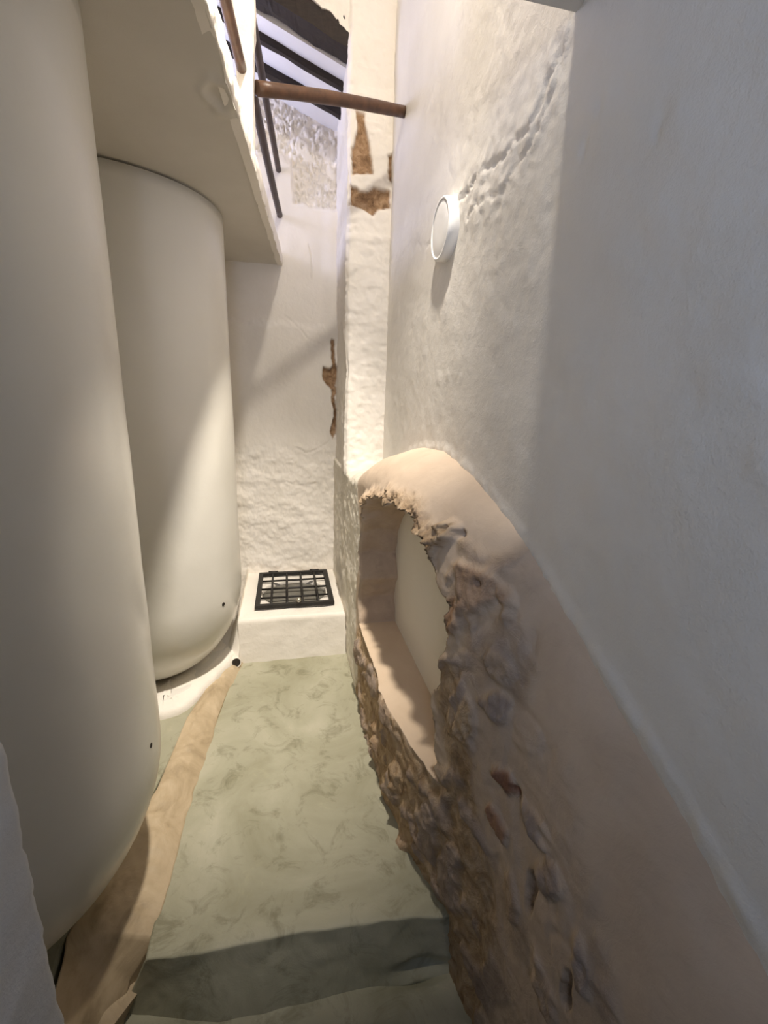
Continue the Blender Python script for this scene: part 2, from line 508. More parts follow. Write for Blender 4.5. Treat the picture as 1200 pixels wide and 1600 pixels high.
    o = solid_grid('wall_right_base', P, ny, nz, lambda b: np.stack([np.full(len(b), .66), b[:, 1], b[:, 2]], 1), M_RUBBLE,
                   {'rubble': np.clip(np.maximum(rub, .85 * fr), 0, 1), 'stone': np.clip(stone, 0, 1), 'red': np.clip(red, 0, 1), 'white': wht}, flip=False)
    # cutter for the niche
    pts = []
    R = RIM; n = len(R)
    for k in range(n):
        a = np.array(R[k]); b = np.array(R[(k + 1) % n]); L = np.linalg.norm(b - a)
        m = max(1, int(L / .012))
        for j in range(m): pts.append(a + (b - a) * j / m)
    pts = np.array(pts)
    flat = pts[:, 1] < .4455
    nl = 14
    xs = np.linspace(.22, .545, nl)
    V = []
    cen = np.array([1.6, .85])
    for x in xs:
        p3 = np.stack([np.full(len(pts), x), pts[:, 0], pts[:, 1]], 1)
        ns = fbm(p3 * 14, 4, 51) * .016
        rad = pts - cen; rad /= np.linalg.norm(rad, axis=1)[:, None]
        off = rad * np.where(flat, 0, ns)[:, None]
        pp = pts + off
        for a in pp: V.append((x, a[0], a[1]))
    m = len(pts); Fc = []
    for i in range(nl - 1):
        for k in range(m):
            Fc.append((i * m + k, (i + 1) * m + k, (i + 1) * m + (k + 1) % m, i * m + (k + 1) % m))
    Fc.append(tuple(range(m))); Fc.append(tuple((nl - 1) * m + k for k in range(m))[::-1])
    cme = mesh_from('cutter', V, Fc)
    import bmesh
    for me_ in (cme, o.data):
        bm = bmesh.new(); bm.from_mesh(me_)
        bmesh.ops.recalc_face_normals(bm, faces=bm.faces)
        bm.to_mesh(me_); bm.free()
    c = bpy.data.objects.new('cutter', cme); COL.objects.link(c)
    cme.materials.append(M_SILL)
    o.data.materials.append(M_SILL)
    md = o.modifiers.new('cut', 'BOOLEAN')
    md.operation = 'DIFFERENCE'; md.object = c; md.solver = 'EXACT'
    try: md.material_mode = 'TRANSFER'
    except Exception: pass
    dg = bpy.context.evaluated_depsgraph_get(); dg.update()
    me = bpy.data.meshes.new_from_object(o.evaluated_get(dg))
    o.modifiers.clear(); o.data = me
    bpy.data.objects.remove(c, do_unlink=True)
    # materials of the niche: jambs in rough mortar, sill plaster, pale back
    me.materials.clear(); me.materials.append(M_RUBBLE); me.materials.append(M_SILL); me.materials.append(M_NICHE)
    nv = len(me.vertices)
    co = np.empty(nv * 3); me.vertices.foreach_get('co', co); co = co.reshape(-1, 3)
    npol = len(me.polygons)
    cen = np.empty(npol * 3); me.polygons.foreach_get('center', cen); cen = cen.reshape(-1, 3)
    nor = np.empty(npol * 3); me.polygons.foreach_get('normal', nor); nor = nor.reshape(-1, 3)
    idx = np.zeros(npol, int)
    idx[(cen[:, 0] > .54) & (cen[:, 0] < .55) & (nor[:, 0] < -.95) & (cen[:, 1] > 1.0) & (cen[:, 1] < 2.25) & (cen[:, 2] > .42)] = 2
    idx[(np.abs(cen[:, 2] - .445) < .002) & (nor[:, 2] > .9) & (cen[:, 0] > .3) & (cen[:, 1] > 1.0) & (cen[:, 1] < 2.2)] = 1
    me.polygons.foreach_set('material_index', idx.tolist())
    # attribute on jamb vertices
    sdj = poly_sd(co[:, 1:], RIM)
    jam = (np.abs(sdj) < .03) & (co[:, 2] > .45) & (co[:, 0] > FX(co[:, 1], co[:, 2]) + .012) & (co[:, 0] < .56)
    for nme, val in (('rubble', .30), ('stone', 0), ('red', .25), ('white', 0)):
        a = me.attributes.get(nme)
        v = np.zeros(nv, dtype=np.float32)
        if a is None: a = me.attributes.new(nme, 'FLOAT', 'POINT')
        else: a.data.foreach_get('value', v)
        v[jam] = val
        a.data.foreach_set('value', v)
    sm = np.ones(npol, bool); sm[idx > 0] = False
    me.polygons.foreach_set('use_smooth', sm.tolist())
    me.update()
    o['kind'] = 'structure'
    return o
make_rubble_wall()

# ---- upper right wall, painted plaster
def make_right_wall():
    ys = np.concatenate([np.linspace(-1.2, .3, 40, endpoint=False), np.linspace(.3, 2.67, 300)])
    zs = np.concatenate([np.linspace(.3, 3.3, 320, endpoint=False), np.linspace(3.3, 4.42, 40)])
    ny, nz = len(ys), len(zs)
    Yg = np.repeat(ys, nz); Zg = np.tile(zs, ny)
    P = np.stack([np.full(ny * nz, .57), Yg, Zg], 1)
    YZ = P[:, 1:]
    f1 = fbm(P * 14, 4, 61, .6); f2 = fbm(P * 40, 4, 66, .6)
    d = .004 * fbm(P * 2.2, 3, 60) + .0012 * f1
    W = YZ + .02 * np.stack([f1, fbm(P * 14, 3, 63)], 1)
    l1 = line_d(W, [(1.60, 2.215), (1.48, 2.235), (1.37, 2.235), (1.22, 2.206), (1.12, 2.215), (1.03, 2.29)])
    l2 = line_d(W, [(1.50, 2.16), (1.38, 2.15), (1.24, 2.14), (1.12, 2.17), (1.03, 2.25), (.98, 2.35)])
    l3 = line_d(W, [(2.76, 2.306), (2.2, 2.264), (1.95, 2.20), (1.80, 2.17)])
    l4 = line_d(W, [(.91, 2.06), (.90, 2.10), (.87, 2.14)])
    l5 = line_d(W, [(.80, 1.95), (.72, 2.0), (.70, 2.05)])
    near = 1 - smooth(np.minimum(l1, l2), .0, .10)
    d += near * (.003 + .0020 * f1 + .0020 * f2)
    d -= .009 * (1 - smooth(l1, .0, .008)) + .007 * (1 - smooth(l2, .0, .009))
    d -= .003 * (1 - smooth(l3, .0, .006)) + .004 * (1 - smooth(l4, .0, .008)) + .003 * (1 - smooth(l5, 0, .008))
    rough = (1 - smooth(np.abs(YZ[:, 0] - 1.18), .10, .36)) * smooth(YZ[:, 1], 1.7, 2.0)
    spots = smooth(fbm(P * 20, 3, 71), .35, .8)
    d += rough * (.0016 * spots + .0012 * f2)
    d += .0015 * smooth(fbm(P * 9, 3, 75), .5, .9)
    # small crumbled edge where the paint ends above the base
    ed = 1 - smooth(np.abs(YZ[:, 1] - TOP(YZ[:, 0])), .0, .035)
    d += ed * (.004 + .003 * f2)
    P[:, 0] -= d
    return solid_grid('wall_right', P, ny, nz, lambda b: np.stack([np.full(len(b), .72), b[:, 1], b[:, 2]], 1), M_PLASTER, flip=False, kind='structure')
make_right_wall()

# ---- pillar / return beyond the opening: face at y = 2.7 and side at x = .34
def make_pillar():
    prof = []            # outline walked along: side (from back to front), then front face to the right wall
    s1 = [(.362 - .022 * t, 3.34 - .70 * t) for t in np.linspace(0, 1, 62)]
    s2 = [(.340 + .012 * math.sin(a) * 1.0, 2.64 - .02 * a / 1.57) for a in np.linspace(.1, 1.5, 4)]
    s3 = [(x, 2.62) for x in np.linspace(.36, .60, 34)]
    prof = np.array(s1 + s2 + s3)
    nu = len(prof)
    zs = np.concatenate([np.linspace(1.14, 3.6, 330, endpoint=False), np.linspace(3.6, 4.42, 20)]); nz = len(zs)
    P = np.stack([np.repeat(prof[:, 0], nz), np.repeat(prof[:, 1], nz), np.tile(zs, nu)], 1)
    tan = np.gradient(prof, axis=0); tan /= np.linalg.norm(tan, axis=1)[:, None]
    nrm = np.stack([tan[:, 1], -tan[:, 0]], 1)
    nrm = np.repeat(nrm, nz, 0)
    f1 = fbm(P * 11, 4, 81, .6); f2 = fbm(P * 34, 4, 84, .6)
    front = (P[:, 1] < 2.65).astype(float)
    XZ = np.stack([P[:, 0] + .012 * f1, P[:, 2] + .012 * fbm(P * 11, 3, 88)], 1)
    e1 = poly_sd(XZ, [(.385, 2.97), (.43, 2.96), (.445, 2.86), (.455, 2.80), (.47, 2.71), (.36, 2.69), (.36, 2.80), (.39, 2.88)])
    e2 = poly_sd(XZ, [(.35, 2.64), (.40, 2.62), (.44, 2.63), (.47, 2.65), (.565, 2.63), (.57, 2.56), (.50, 2.545), (.47, 2.52), (.42, 2.545), (.35, 2.56)])
    e3 = poly_sd(XZ, [(.55, 2.80), (.58, 2.81), (.58, 2.68), (.56, 2.69)])
    st = np.maximum.reduce([1 - smooth(e, -.004, .008) for e in (e1, e2, e3)]) * front
    d = .006 * fbm(P * 3, 3, 80) + .004 * f1 + .003 * f2
    d += front * .004 * smooth(fbm(P * np.array([6, 6, 22]), 3, 90), .1, .6)
    d -= st * (.022 - .012 * np.abs(f1))
    P[:, :2] -= nrm * -d[:, None] * 1.0
    def back(b):
        return np.stack([np.full(len(b), .66), np.clip(b[:, 1] + .05, 2.72, 3.4), b[:, 2]], 1)
    return solid_grid('wall_right_return', P, nu, nz, back, M_WHITE, {'stone': st}, flip=True, kind='structure')
make_pillar()

# ---- back wall
def make_back_wall():
    xs = np.concatenate([np.linspace(-1.45, -.4, 40, endpoint=False), np.linspace(-.4, .42, 190)])
    zs = np.linspace(-.1, 3.9, 440)
    nx, nz = len(xs), len(zs)
    X = np.repeat(xs, nz); Z = np.tile(zs, nx)
    P = np.stack([X, np.full(nx * nz, 3.3), Z], 1)
    f1 = fbm(P * 9, 4, 101, .6); f2 = fbm(P * 30, 4, 105, .6)
    XZ = np.stack([X, Z], 1) + .014 * np.stack([f1, fbm(P * 9, 3, 108)], 1)
    d = .007 * fbm(P * 2.5, 3, 100) + .0015 * f1
    # rough, trowelled lower part
    low = 1 - smooth(Z, 1.15, 1.35)
    d += low * (.007 * smooth(fbm(P * np.array([5, 5, 13]), 4, 111), -.1, .7) + .003 * f2 + .003 * f1)
    # step where the wall thins at 2 m
    d -= .012 * smooth(Z + .03 * f1, 2.02, 2.08) * (1 - smooth(X, .25, .33))
    # recess of bare stone work up high, to the right
    up = smooth(Z + .02 * f1, 2.76, 2.80) * smooth(X + .015 * f1 + .0 * Z, .07, .09)
    up2 = smooth(Z + .03 * f1, 2.98, 3.08)
    rec = np.maximum(up, up2)
    dd1, dd2, idv = worley(P * np.array([7, 1, 7]) + .5 * np.stack([f1, f2, f1 * f2], 1), 13)
    d -= rec * (.055 - .022 * smooth(dd2 - dd1, .03, .3) - .010 * f1)
    # exposed strip by the right corner
    e = poly_sd(XZ, [(.335, 1.98), (.352, 1.97), (.36, 1.70), (.36, 1.32), (.335, 1.29), (.325, 1.36), (.34, 1.50), (.335, 1.64), (.315, 1.665), (.27, 1.70), (.262, 1.775), (.31, 1.765), (.333, 1.80)])
    st = 1 - smooth(e, -.004, .006)
    d -= st * (.030 - .01 * f1)
    # cracks
    for ln, dep in (([(.17, 2.55), (.19, 2.47), (.185, 2.36)], .006), ([(.0, 2.10), (.08, 2.05), (.15, 1.97), (.26, 1.93)], .004),
                    ([(.05, 1.22), (.14, 1.18), (.22, 1.22), (.31, 1.28)], .005), ([(-.03, .98), (.06, .95), (.2, .96)], .006)):
        d -= dep * (1 - smooth(line_d(XZ, ln), 0, .007))
    P[:, 1] -= d
    return solid_grid('wall_back', P, nx, nz, lambda b: np.stack([b[:, 0], np.full(len(b), 3.55), b[:, 2]], 1), M_WHITE, {'stone': st}, flip=True, kind='structure')
make_back_wall()

# ---- left walls
def simple_wall(name, x0, x1, y0, y1, z0, z1, mat, bev=0.006):
    o = box(name, x0, x1, y0, y1, z0, z1, mat, bev=bev)
    o['kind'] = 'structure'
    return o
simple_wall('wall_left', -1.60, -1.42, .40, 3.5, -.7, 4.4, M_PLASTER)
def make_jamb():
    # rough-edged stair passage wall left of the camera; its corner at y = .5
    pts = [(-.311, y) for y in np.linspace(-1.3, .48, 50)] + [(-.3115, .488), (-.3135, .491), (-.32, .494)] + [(x, .495) for x in np.linspace(-.34, -1.5, 24)]
    pts = np.array(pts); nu = len(pts)
    zs = np.linspace(-.7, 2.34, 260); nz = len(zs)
    P = np.stack([np.repeat(pts[:, 0], nz), np.repeat(pts[:, 1], nz), np.tile(zs, nu)], 1)
    f = fbm(P * 26, 4, 121, .6)
    tan = np.gradient(pts, axis=0); tan /= np.linalg.norm(tan, axis=1)[:, None]
    nrm = np.repeat(np.stack([tan[:, 1], -tan[:, 0]], 1), nz, 0)
    d = .0025 * f + .004 * fbm(P * 3, 3, 120)
    P[:, :2] += nrm * d[:, None]
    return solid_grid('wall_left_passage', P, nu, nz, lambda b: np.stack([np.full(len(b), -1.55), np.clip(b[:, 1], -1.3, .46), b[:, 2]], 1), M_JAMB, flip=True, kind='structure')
make_jamb()

# ---- header over the stair passage and its low ceiling
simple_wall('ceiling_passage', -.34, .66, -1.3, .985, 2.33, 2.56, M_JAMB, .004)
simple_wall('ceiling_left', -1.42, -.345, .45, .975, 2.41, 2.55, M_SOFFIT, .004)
simple_wall('wall_front_header', -1.60, .66, .80, .945, 2.565, 4.4, M_PLASTER)
simple_wall('ceiling_shaft', -1.60, .72, .86, 2.80, 4.4, 4.5, M_PLASTER)
simple_wall('blocking_wall_behind', -1.6, .66, -1.45, -1.30, -.7, 1.25, M_JAMB)  # unseen low wall, added to hold back light from behind the camera

# ---- mezzanine slab on the left
def make_slab():
    ys = np.linspace(.98, 3.34, 190); us = np.linspace(0, 1, 90)
    ny, nx = len(ys), len(us)
    Yg = np.repeat(ys, nx); U = np.tile(us, ny)
    xe = -.240 + .0725 * Yg
    X = xe - (1 - (1 - U) ** .6 * 1.0) * 0 - U ** 1.8 * (xe + 1.42)
    Pn = np.stack([X, Yg, np.full(len(X), 2.41)], 1)
    f = fbm(Pn * 14, 3, 131)
    edge = 1 - smooth(U, 0, .06)
    Z = 2.41 + .004 * fbm(Pn * 2, 2, 130) + edge * .004 * f
    # chipped, patched spot near the edge
    r = np.hypot((X + .165) / .05, (Yg - 1.60) / .085) + .3 * f
    Z += -.007 * np.exp(-((r - .8) / .25) ** 2) + .006 * (1 - smooth(r, .2, .7))
    Pn[:, 2] = Z
    Pn[:, 0] += edge * .004 * f
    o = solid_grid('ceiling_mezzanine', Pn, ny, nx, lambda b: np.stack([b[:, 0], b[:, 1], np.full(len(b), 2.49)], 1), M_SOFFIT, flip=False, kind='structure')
    return o
make_slab()
# white rough strip along the slab edge
def make_edge_strip():
    ys = np.linspace(.99, 3.30, 240); nv = 14
    Pn = []
    for y in ys:
        xe = -.240 + .0725 * y
        for j in range(nv):
            a = j / (nv - 1)
            Pn.append((xe + .002 + .004 * math.sin(a * math.pi), y, 2.408 + .085 * a))
    Pn = np.array(Pn)
    Pn[:, 0] += .004 * fbm(Pn * 18, 4, 141, .6)
    return solid_grid('trim_1', Pn, len(ys), nv, lambda b: np.stack([b[:, 0] - .03, b[:, 1], b[:, 2]], 1), M_WHITE, {'stone': np.zeros(len(Pn))}, flip=False, kind='structure')
make_edge_strip()

# ---- roof boards, sloping down towards the right wall
def roofz(off): return lambda x, y: off - .35 * x
o = prism('ceiling', [(-1.42, 2.78), (.60, 2.78), (.60, 3.55), (-1.42, 3.55)], roofz(3.345), roofz(3.42), M_PLANK); o['kind'] = 'structure'
def make_lintel_wall():
    # plastered wall carried by the thick timber, ragged along its lower edge
    xs = np.linspace(-1.42, .372, 170); nz = 110; t = np.linspace(0, 1, nz)
    X = np.repeat(xs, nz); T_ = np.tile(t, 170)
    base = 3.425 - .35 * X + .02 * fbm(np.stack([X * 9, X * 0, X * 0], 1), 4, 153, .6)
    Z = base + (4.41 - base) * T_ ** 1.5
    P = np.stack([X, np.full(len(X), 2.635), Z], 1)
    f = fbm(P * 12, 4, 151, .6)
    P[:, 1] += .006 * f + .004 * fbm(P * 3, 2, 157)
    return solid_grid('wall_over_lintel', P, 170, nz, lambda b: np.stack([b[:, 0], np.full(len(b), 2.775), b[:, 2]], 1), M_WHITE, {'stone': np.zeros(len(P))}, flip=True, kind='structure')
make_lintel_wall()

# ---- floor landing, steps
def make_floor():
    xs = np.linspace(-.435, .52, 150); nr = 26; nt_ = 180; nn = nr + nt_
    X = np.repeat(xs, nn); k = np.tile(np.arange(nn), 150)
    ytop = np.interp(X, [-.62, -.4, .0, .35, .5], [1.065, 1.05, 1.03, 1.013, .99])
    ybot = np.interp(X, [-.62, -.506, -.225, .02, .24, .444, .52], [1.09, 1.072, .955, .94, .948, .938, .93])
    t = np.clip((k - nr) / (nt_ - 1), 0, 1)
    Y = ytop + (2.60 - ytop) * t ** 1.15
    u = np.clip((nr - k) / nr, 0, 1)
    Y = np.where(k < nr, ytop + (ybot - ytop) * u ** 1.3, Y)
    X = X - .085 * u * (1 - smooth(X, -.435, -.15))
    Zr = -.20 * u
    P = np.stack([X, Y, np.where(k < nr, Zr, 0)], 1)
    e = np.exp(-np.abs(Y - ytop) / .01) * (k >= nr)
    P[:, 2] += .003 * fbm(P * 3, 3, 161) + .0012 * fbm(P * 14, 3, 163) - e * .005
    rz = (k < nr).astype(float)
    P[:, 1] += (rz + e) * (.007 * fbm(P * 7, 4, 165) + .0)
    # eroded hollow low on the right of the riser
    P[:, 1] += rz * .035 * np.exp(-((X - .38) / .09) ** 2 - ((P[:, 2] + .165) / .022) ** 2)
    return solid_grid('floor', P, 150, nn, lambda b: np.stack([b[:, 0], np.maximum(b[:, 1], 1.12), np.full(len(b), -.24)], 1), M_CEMENT, flip=False, kind='structure')
make_floor()
def make_step(name, ya, yb, z, seed):
    xs = np.linspace(-.75, .60, 120); ys = np.linspace(ya, yb, 70)
    X = np.repeat(xs, 70); Y = np.tile(ys, 120)
    P = np.stack([X, Y, np.full(len(X), z)], 1)
    P[:, 2] += .003 * fbm(P * 4, 3, seed)
    # worn hollow in the corner under the riser
    P[:, 2] -= .02 * np.exp(-((X - .36) / .10) ** 2 - ((Y - .955) / .02) ** 2)
    o = solid_grid(name, P, 120, 70, lambda b: np.stack([b[:, 0], b[:, 1], b[:, 2] - .16], 1), M_CEMENT, flip=False, kind='structure')
    return o
make_step('floor_step_1', .66, 1.12, -.18, 171)
make_step('floor_step_2', .30, .80, -.36, 175)
simple_wall('floor_lower', -.75, .62, -1.3, .46, -.70, -.52, M_CEMENT)

# ---- cement platform under the tanks and the white plinth behind
o = prism('floor_platform', [(-1.42, .50), (-.66, .50), (-.64, .95), (-.66, 1.10), (-.55, 1.60), (-.495, 1.95), (-.47, 2.12), (-.47, 2.20), (-1.42, 2.20)], -.3, .05, M_CEMENT, bev=.01)
o['kind'] = 'structure'
def make_plinth():
    poly = np.array([(-1.42, 2.03), (-.62, 2.03), (-.55, 2.05), (-.51, 2.09), (-.475, 2.15), (-.445, 2.22), (-.40, 2.32), (-.365, 2.41), (-.335, 2.48), (-.322, 2.55), (-.318, 2.70), (-.315, 3.3)])
    # resample
    seg = np.r_[0, np.cumsum(np.linalg.norm(np.diff(poly, axis=0), axis=1))]
    s = np.linspace(0, seg[-1], 170)
    pp = np.stack([np.interp(s, seg, poly[:, 0]), np.interp(s, seg, poly[:, 1])], 1)
    tan = np.gradient(pp, axis=0); tan /= np.linalg.norm(tan, axis=1)[:, None]
    nr = np.stack([tan[:, 1], -tan[:, 0]], 1)
    prof = [(0.012, -.05), (.008, .0), (.003, .03), (0, .055), (-.006, .075), (-.02, .088), (-.05, .094), (-.12, .10), (-.25, .102)]
    nvv = len(prof)
    P = []
    for a, n in zip(pp, nr):
        for o_, z in prof:
            q = a + n * o_
            P.append((max(q[0], -1.41), min(q[1], 3.29) if o_ > -.2 else min(q[1], 3.29), z))
    P = np.array(P)
    P += .004 * np.stack([fbm(P * 12, 3, 181), fbm(P * 12, 3, 183), fbm(P * 12, 3, 185)], 1)
    # small outlet
    return solid_grid('trim_2', P, len(pp), nvv, lambda b: np.stack([b[:, 0], b[:, 1], np.minimum(b[:, 2], -.04) - .02], 1), M_WHITE, {'stone': np.zeros(len(P))}, flip=False, kind='structure')
make_plinth()
o = prism('floor_plinth', [(-1.42, 2.10), (-.62, 2.10), (-.52, 2.20), (-.42, 2.45), (-.36, 2.6), (-.34, 3.3), (-1.42, 3.3)], -.3, .098, M_PLASTER, bev=.01)
o['kind'] = 'structure'

# ---- sloping ochre mortar bank between floor and platform
def make_bank():
    ky = [.70, .90, 1.0, 1.06, 1.11, 1.2, 1.6, 2.0, 2.3, 2.53]
    xr = [-.47, -.49, -.50, -.485, -.430, -.425, -.405, -.37, -.335, -.285]
    zr = [-.34, -.24, -.16, -.085, -.01, .003, -.002, -.002, -.002, -.002]
    xl = [-.62, -.62, -.63, -.64, -.655, -.64, -.535, -.50, -.43, -.335]
    zl = [.03, .05, .058, .06, .06, .062, .062, .068, .06, .035]
    ys = np.linspace(.70, 2.53, 260); nv = 40
    vs = np.linspace(0, 1, nv)
    Y = np.repeat(ys, nv); v = np.tile(vs, len(ys))
    XR, ZR, XL, ZL = (np.interp(Y, ky, k) for k in (xr, zr, xl, zl))
    X = XR + (XL - XR) * v
    Z = ZR + (ZL - ZR) * (v ** .9)
    Z += .018 * np.sin(v * math.pi) * 1.0
    P = np.stack([X, Y, Z], 1)
    env = np.sin(v * math.pi) ** .5 * smooth(Y, 1.02, 1.16)
    P[:, 2] -= .018 * np.sin(v * math.pi) * (1 - smooth(Y, 1.02, 1.16))
    P[:, 0] += .006 * fbm(P * 9, 3, 198) * (1 - smooth(Y, 1.02, 1.16))
    P[:, 2] += env * (.009 * fbm(P * 8, 4, 191, .6) + .003 * fbm(P * 30, 3, 195))
    P[:, 0] += (1 - np.abs(2 * v - 1)) * 0 + (v < .03) * .008 * fbm(P * 9, 3, 197)
    return solid_grid('trim_3', P, len(ys), nv, lambda b: np.stack([b[:, 0], b[:, 1], b[:, 2] - .12], 1), M_GUTTER, flip=True, kind='structure')
make_bank()

# plaster fillet closing the joint between bench and plinth
def make_fillet():
    ys = np.linspace(2.50, 3.29, 60); nv = 16; t = np.linspace(0, 1, nv)
    Y = np.repeat(ys, nv); T_ = np.tile(t, 60)
    k = smooth(Y, 2.49, 2.60)
    X = -.305 - .085 * T_ ** 1.0
    Z = (.08 + .17 * k) * (1 - T_) ** 1.7 + .085
    Z = Z * (k * .6 + .4)
    P = np.stack([X, Y, Z], 1)
    P += .004 * np.stack([fbm(P * 12, 3, 241), fbm(P * 12, 3, 243) * 0, fbm(P * 12, 3, 245)], 1)
    return solid_grid('trim_4', P, 60, nv, lambda b: np.stack([b[:, 0], b[:, 1], np.full(len(b), .0)], 1), M_WHITE, {'stone': np.zeros(len(P))}, flip=True, kind='structure')
make_fillet()

# ================================================================== THINGS
def empty(name, loc, label, cat, group=None):
    o = bpy.data.objects.new(name, None)
    COL.objects.link(o)
    o.location = loc
    return tag(o, label, cat, group)
def keep(o, parent):
    """parent a part made in world coordinates"""
    o.parent = parent
    o.matrix_parent_inverse = Matrix.Translation(-Vector(parent.location))
    return o

# ---- two big round-bottomed tanks
def tank(cx, cy, label, hole):
    root = empty('storage_tank', (cx, cy, .04), label, 'tank', 'white round-bottomed tanks along the left')
    prof = []
    for a in np.linspace(.06, math.pi / 2, 40):
        prof.append((.47 * math.sin(a), .57 - .53 * math.cos(a)))
    for z in np.linspace(.6, 2.398, 40):
        prof.append((.47, z))
    body = lathe('tank_body', prof, (cx, cy, 0), M_TANK, noise=.0025)
    keep(body, root)
    # little bung hole: solid plug, its near-black colour paints the hole's shade
    p, az, s = hole
    a = math.radians(az)
    k = (.57 - p[2]) / .53
    nrm_ = norm(np.array([math.cos(a) * .9, math.sin(a) * .9, -max(k, 0) * .6]))
    P0 = np.array(p)
    h = tube('drain_hole', P0 - nrm_ * .012, P0 + nrm_ * .0025, s, M_DARK, seg=14, rings=3)
    keep(h, root)
    tag(h, 'small dark drain hole')
    return root
HOLE1 = ((-.402, 1.191, .609), -3.6, .0075)
HOLE2 = ((-.339, 2.258, .53), -31.1, .010)
tank(-.871, 1.22, 'tall white round-bottomed tank nearest the camera, at the left edge', HOLE1)
tank(-.74, 2.5, 'tall white round-bottomed tank standing farther back, beside the bench with the grate', HOLE2)

# ---- low bench with the well
def make_bench():
    root = empty('masonry_bench', (0.02, 2.9, 0), 'low whitewashed masonry bench against the back wall with a round opening in its top', 'bench')
    x0, x1, y0, y1, zt = -.308, .341, 2.545, 3.285, .285
    cx, cy, r = .028, 2.905, .215
    angs = sorted(set(list(np.linspace(0, 2 * math.pi, 160, endpoint=False)) + [math.atan2(b - cy, a - cx) % (2 * math.pi) for a in (x0, x1) for b in (y0, y1)]))
    n = len(angs); rings = []
    def rect_pt(a):
        dx, dy = math.cos(a), math.sin(a); t = 1e9
        if dx > 1e-9: t = min(t, (x1 - cx) / dx)
        if dx < -1e-9: t = min(t, (x0 - cx) / dx)
        if dy > 1e-9: t = min(t, (y1 - cy) / dy)
        if dy < -1e-9: t = min(t, (y0 - cy) / dy)
        return np.array([cx + dx * t, cy + dy * t])
    rp = [rect_pt(a) for a in angs]
    cp = [np.array([cx + r * math.cos(a), cy + r * math.sin(a)]) for a in angs]
    def ring(fn, z): rings.append([(*fn(k), z) for k in range(n)])
    ctr = np.array([(x0 + x1) / 2, (y0 + y1) / 2])
    for z in np.linspace(-.02, zt - .02, 26):
        ring(lambda k: rp[k] + np.array([0, -.014 * (1 - (z / zt))]) * (rp[k][1] < y0 + .01), z)
    ring(lambda k: rp[k] + (ctr - rp[k]) * .012, zt - .006)
    ring(lambda k: rp[k] + (ctr - rp[k]) * .035, zt)
    for t in np.linspace(.1, .97, 16): ring(lambda k: rp[k] * (1 - t) + cp[k] * t, zt)
    ring(lambda k: cp[k], zt - .004)
    for z in (zt - .02, zt - .04, zt - .06): ring(lambda k: cp[k] * 1.0, z)
    V = np.array([p for rg in rings for p in rg])
    V += .0035 * np.stack([fbm(V * 14, 3, 201) * (V[:, 2] > -.01), fbm(V * 14, 4, 203), fbm(V * 14, 3, 205)], 1)
    Fc = []
    for i in range(len(rings) - 1):
        for k in range(n):
            Fc.append((i * n + k, i * n + (k + 1) % n, (i + 1) * n + (k + 1) % n, (i + 1) * n + k))
    Fc.append(tuple((len(rings) - 1) * n + k for k in range(n)))
    me = mesh_from('bench_body', V, Fc)
    set_attr(me, 'stone', np.zeros(len(V)))
    b = link('bench_body', me, M_WHITE, smooth_shade=True)
    keep(b, root)
    pl = lathe('well_plug', [(.01, .012), (.12, .014), (.19, .010), (.213, 0), (.213, -.02)], (cx, cy, zt - .030), M_WELL, seg=64)
    keep(pl, root); tag(pl, 'grey brown round plug closing the well')
make_bench()

# ---- iron grate
def make_grate():
    root = empty('iron_grate', (.03, 2.92, .29), 'black iron grate lying over the round opening in the low white bench', 'grate')
    x0, x1, y0, y1, z = -.215, .280, 2.645, 3.20, .296
    wd, h = .030, .022
    import bmesh
    def addbox(V, Fc, a, b, c, d, e, f):
        i = len(V)
        V += [(a, c, e), (b, c, e), (b, d, e), (a, d, e), (a, c, f), (b, c, f), (b, d, f), (a, d, f)]
        Fc += [(i, i + 3, i + 2, i + 1), (i + 4, i + 5, i + 6, i + 7), (i, i + 1, i + 5, i + 4), (i + 1, i + 2, i + 6, i + 5), (i + 2, i + 3, i + 7, i + 6), (i + 3, i, i + 4, i + 7)]
    V, Fc = [], []
    addbox(V, Fc, x0, x1, y0, y0 + wd, z, z + h)
    addbox(V, Fc, x0, x1, y1 - wd, y1, z, z + h)
    addbox(V, Fc, x0, x0 + wd, y0 + wd, y1 - wd, z, z + h)
    addbox(V, Fc, x1 - wd, x1, y0 + wd, y1 - wd, z, z + h)
    keep(link('frame', mesh_from('frame', V, Fc), M_IRON), root)
    nx, ny = 4, 3
    for k in range(1, nx + 1):
        xx = x0 + (x1 - x0) * k / (nx + 1)
        keep(tube('bar', (xx, y0 + .01, z + .014), (xx, y1 - .01, z + .014), .0075, M_IRON, seg=10, rings=3), root)
    for k in range(1, ny + 1):
        yy = y0 + (y1 - y0) * k / (ny + 1)
        keep(tube('bar', (x0 + .01, yy, z + .009), (x1 - .01, yy, z + .009), .007, M_IRON, seg=10, rings=3), root)
    for xx in (-.115, .185):
        V, Fc = [], []
        addbox(V, Fc, xx - .032, xx + .032, y1 - .006, y1 + .035, z - .010, z + .012)
        hb = link('hinge', mesh_from('hinge', V, Fc), M_IRON)
        keep(hb, root)
        kn = tube('hinge_pin', (xx - .034, y1 + .004, z + .017), (xx + .034, y1 + .004, z + .017), .010, M_IRON, seg=12, rings=3)
        kn.parent = hb
        kn.matrix_parent_inverse = Matrix.Identity(4)
    # hasp with small padlock at the front edge
    lk = lathe('padlock', [(.006, -.016), (.014, -.014), (.016, 0), (.014, .014), (.006, .016)], (.055, y0 + .012, z + h + .018), M_STEEL, seg=16)
    keep(lk, root); tag(lk, 'small pale metal padlock')
    V, Fc = [], []
    addbox(V, Fc, .035, .075, y0 - .006, y0 + .03, z + h - .002, z + h + .004)
    keep(link('hasp', mesh_from('hasp', V, Fc), M_IRON), root)
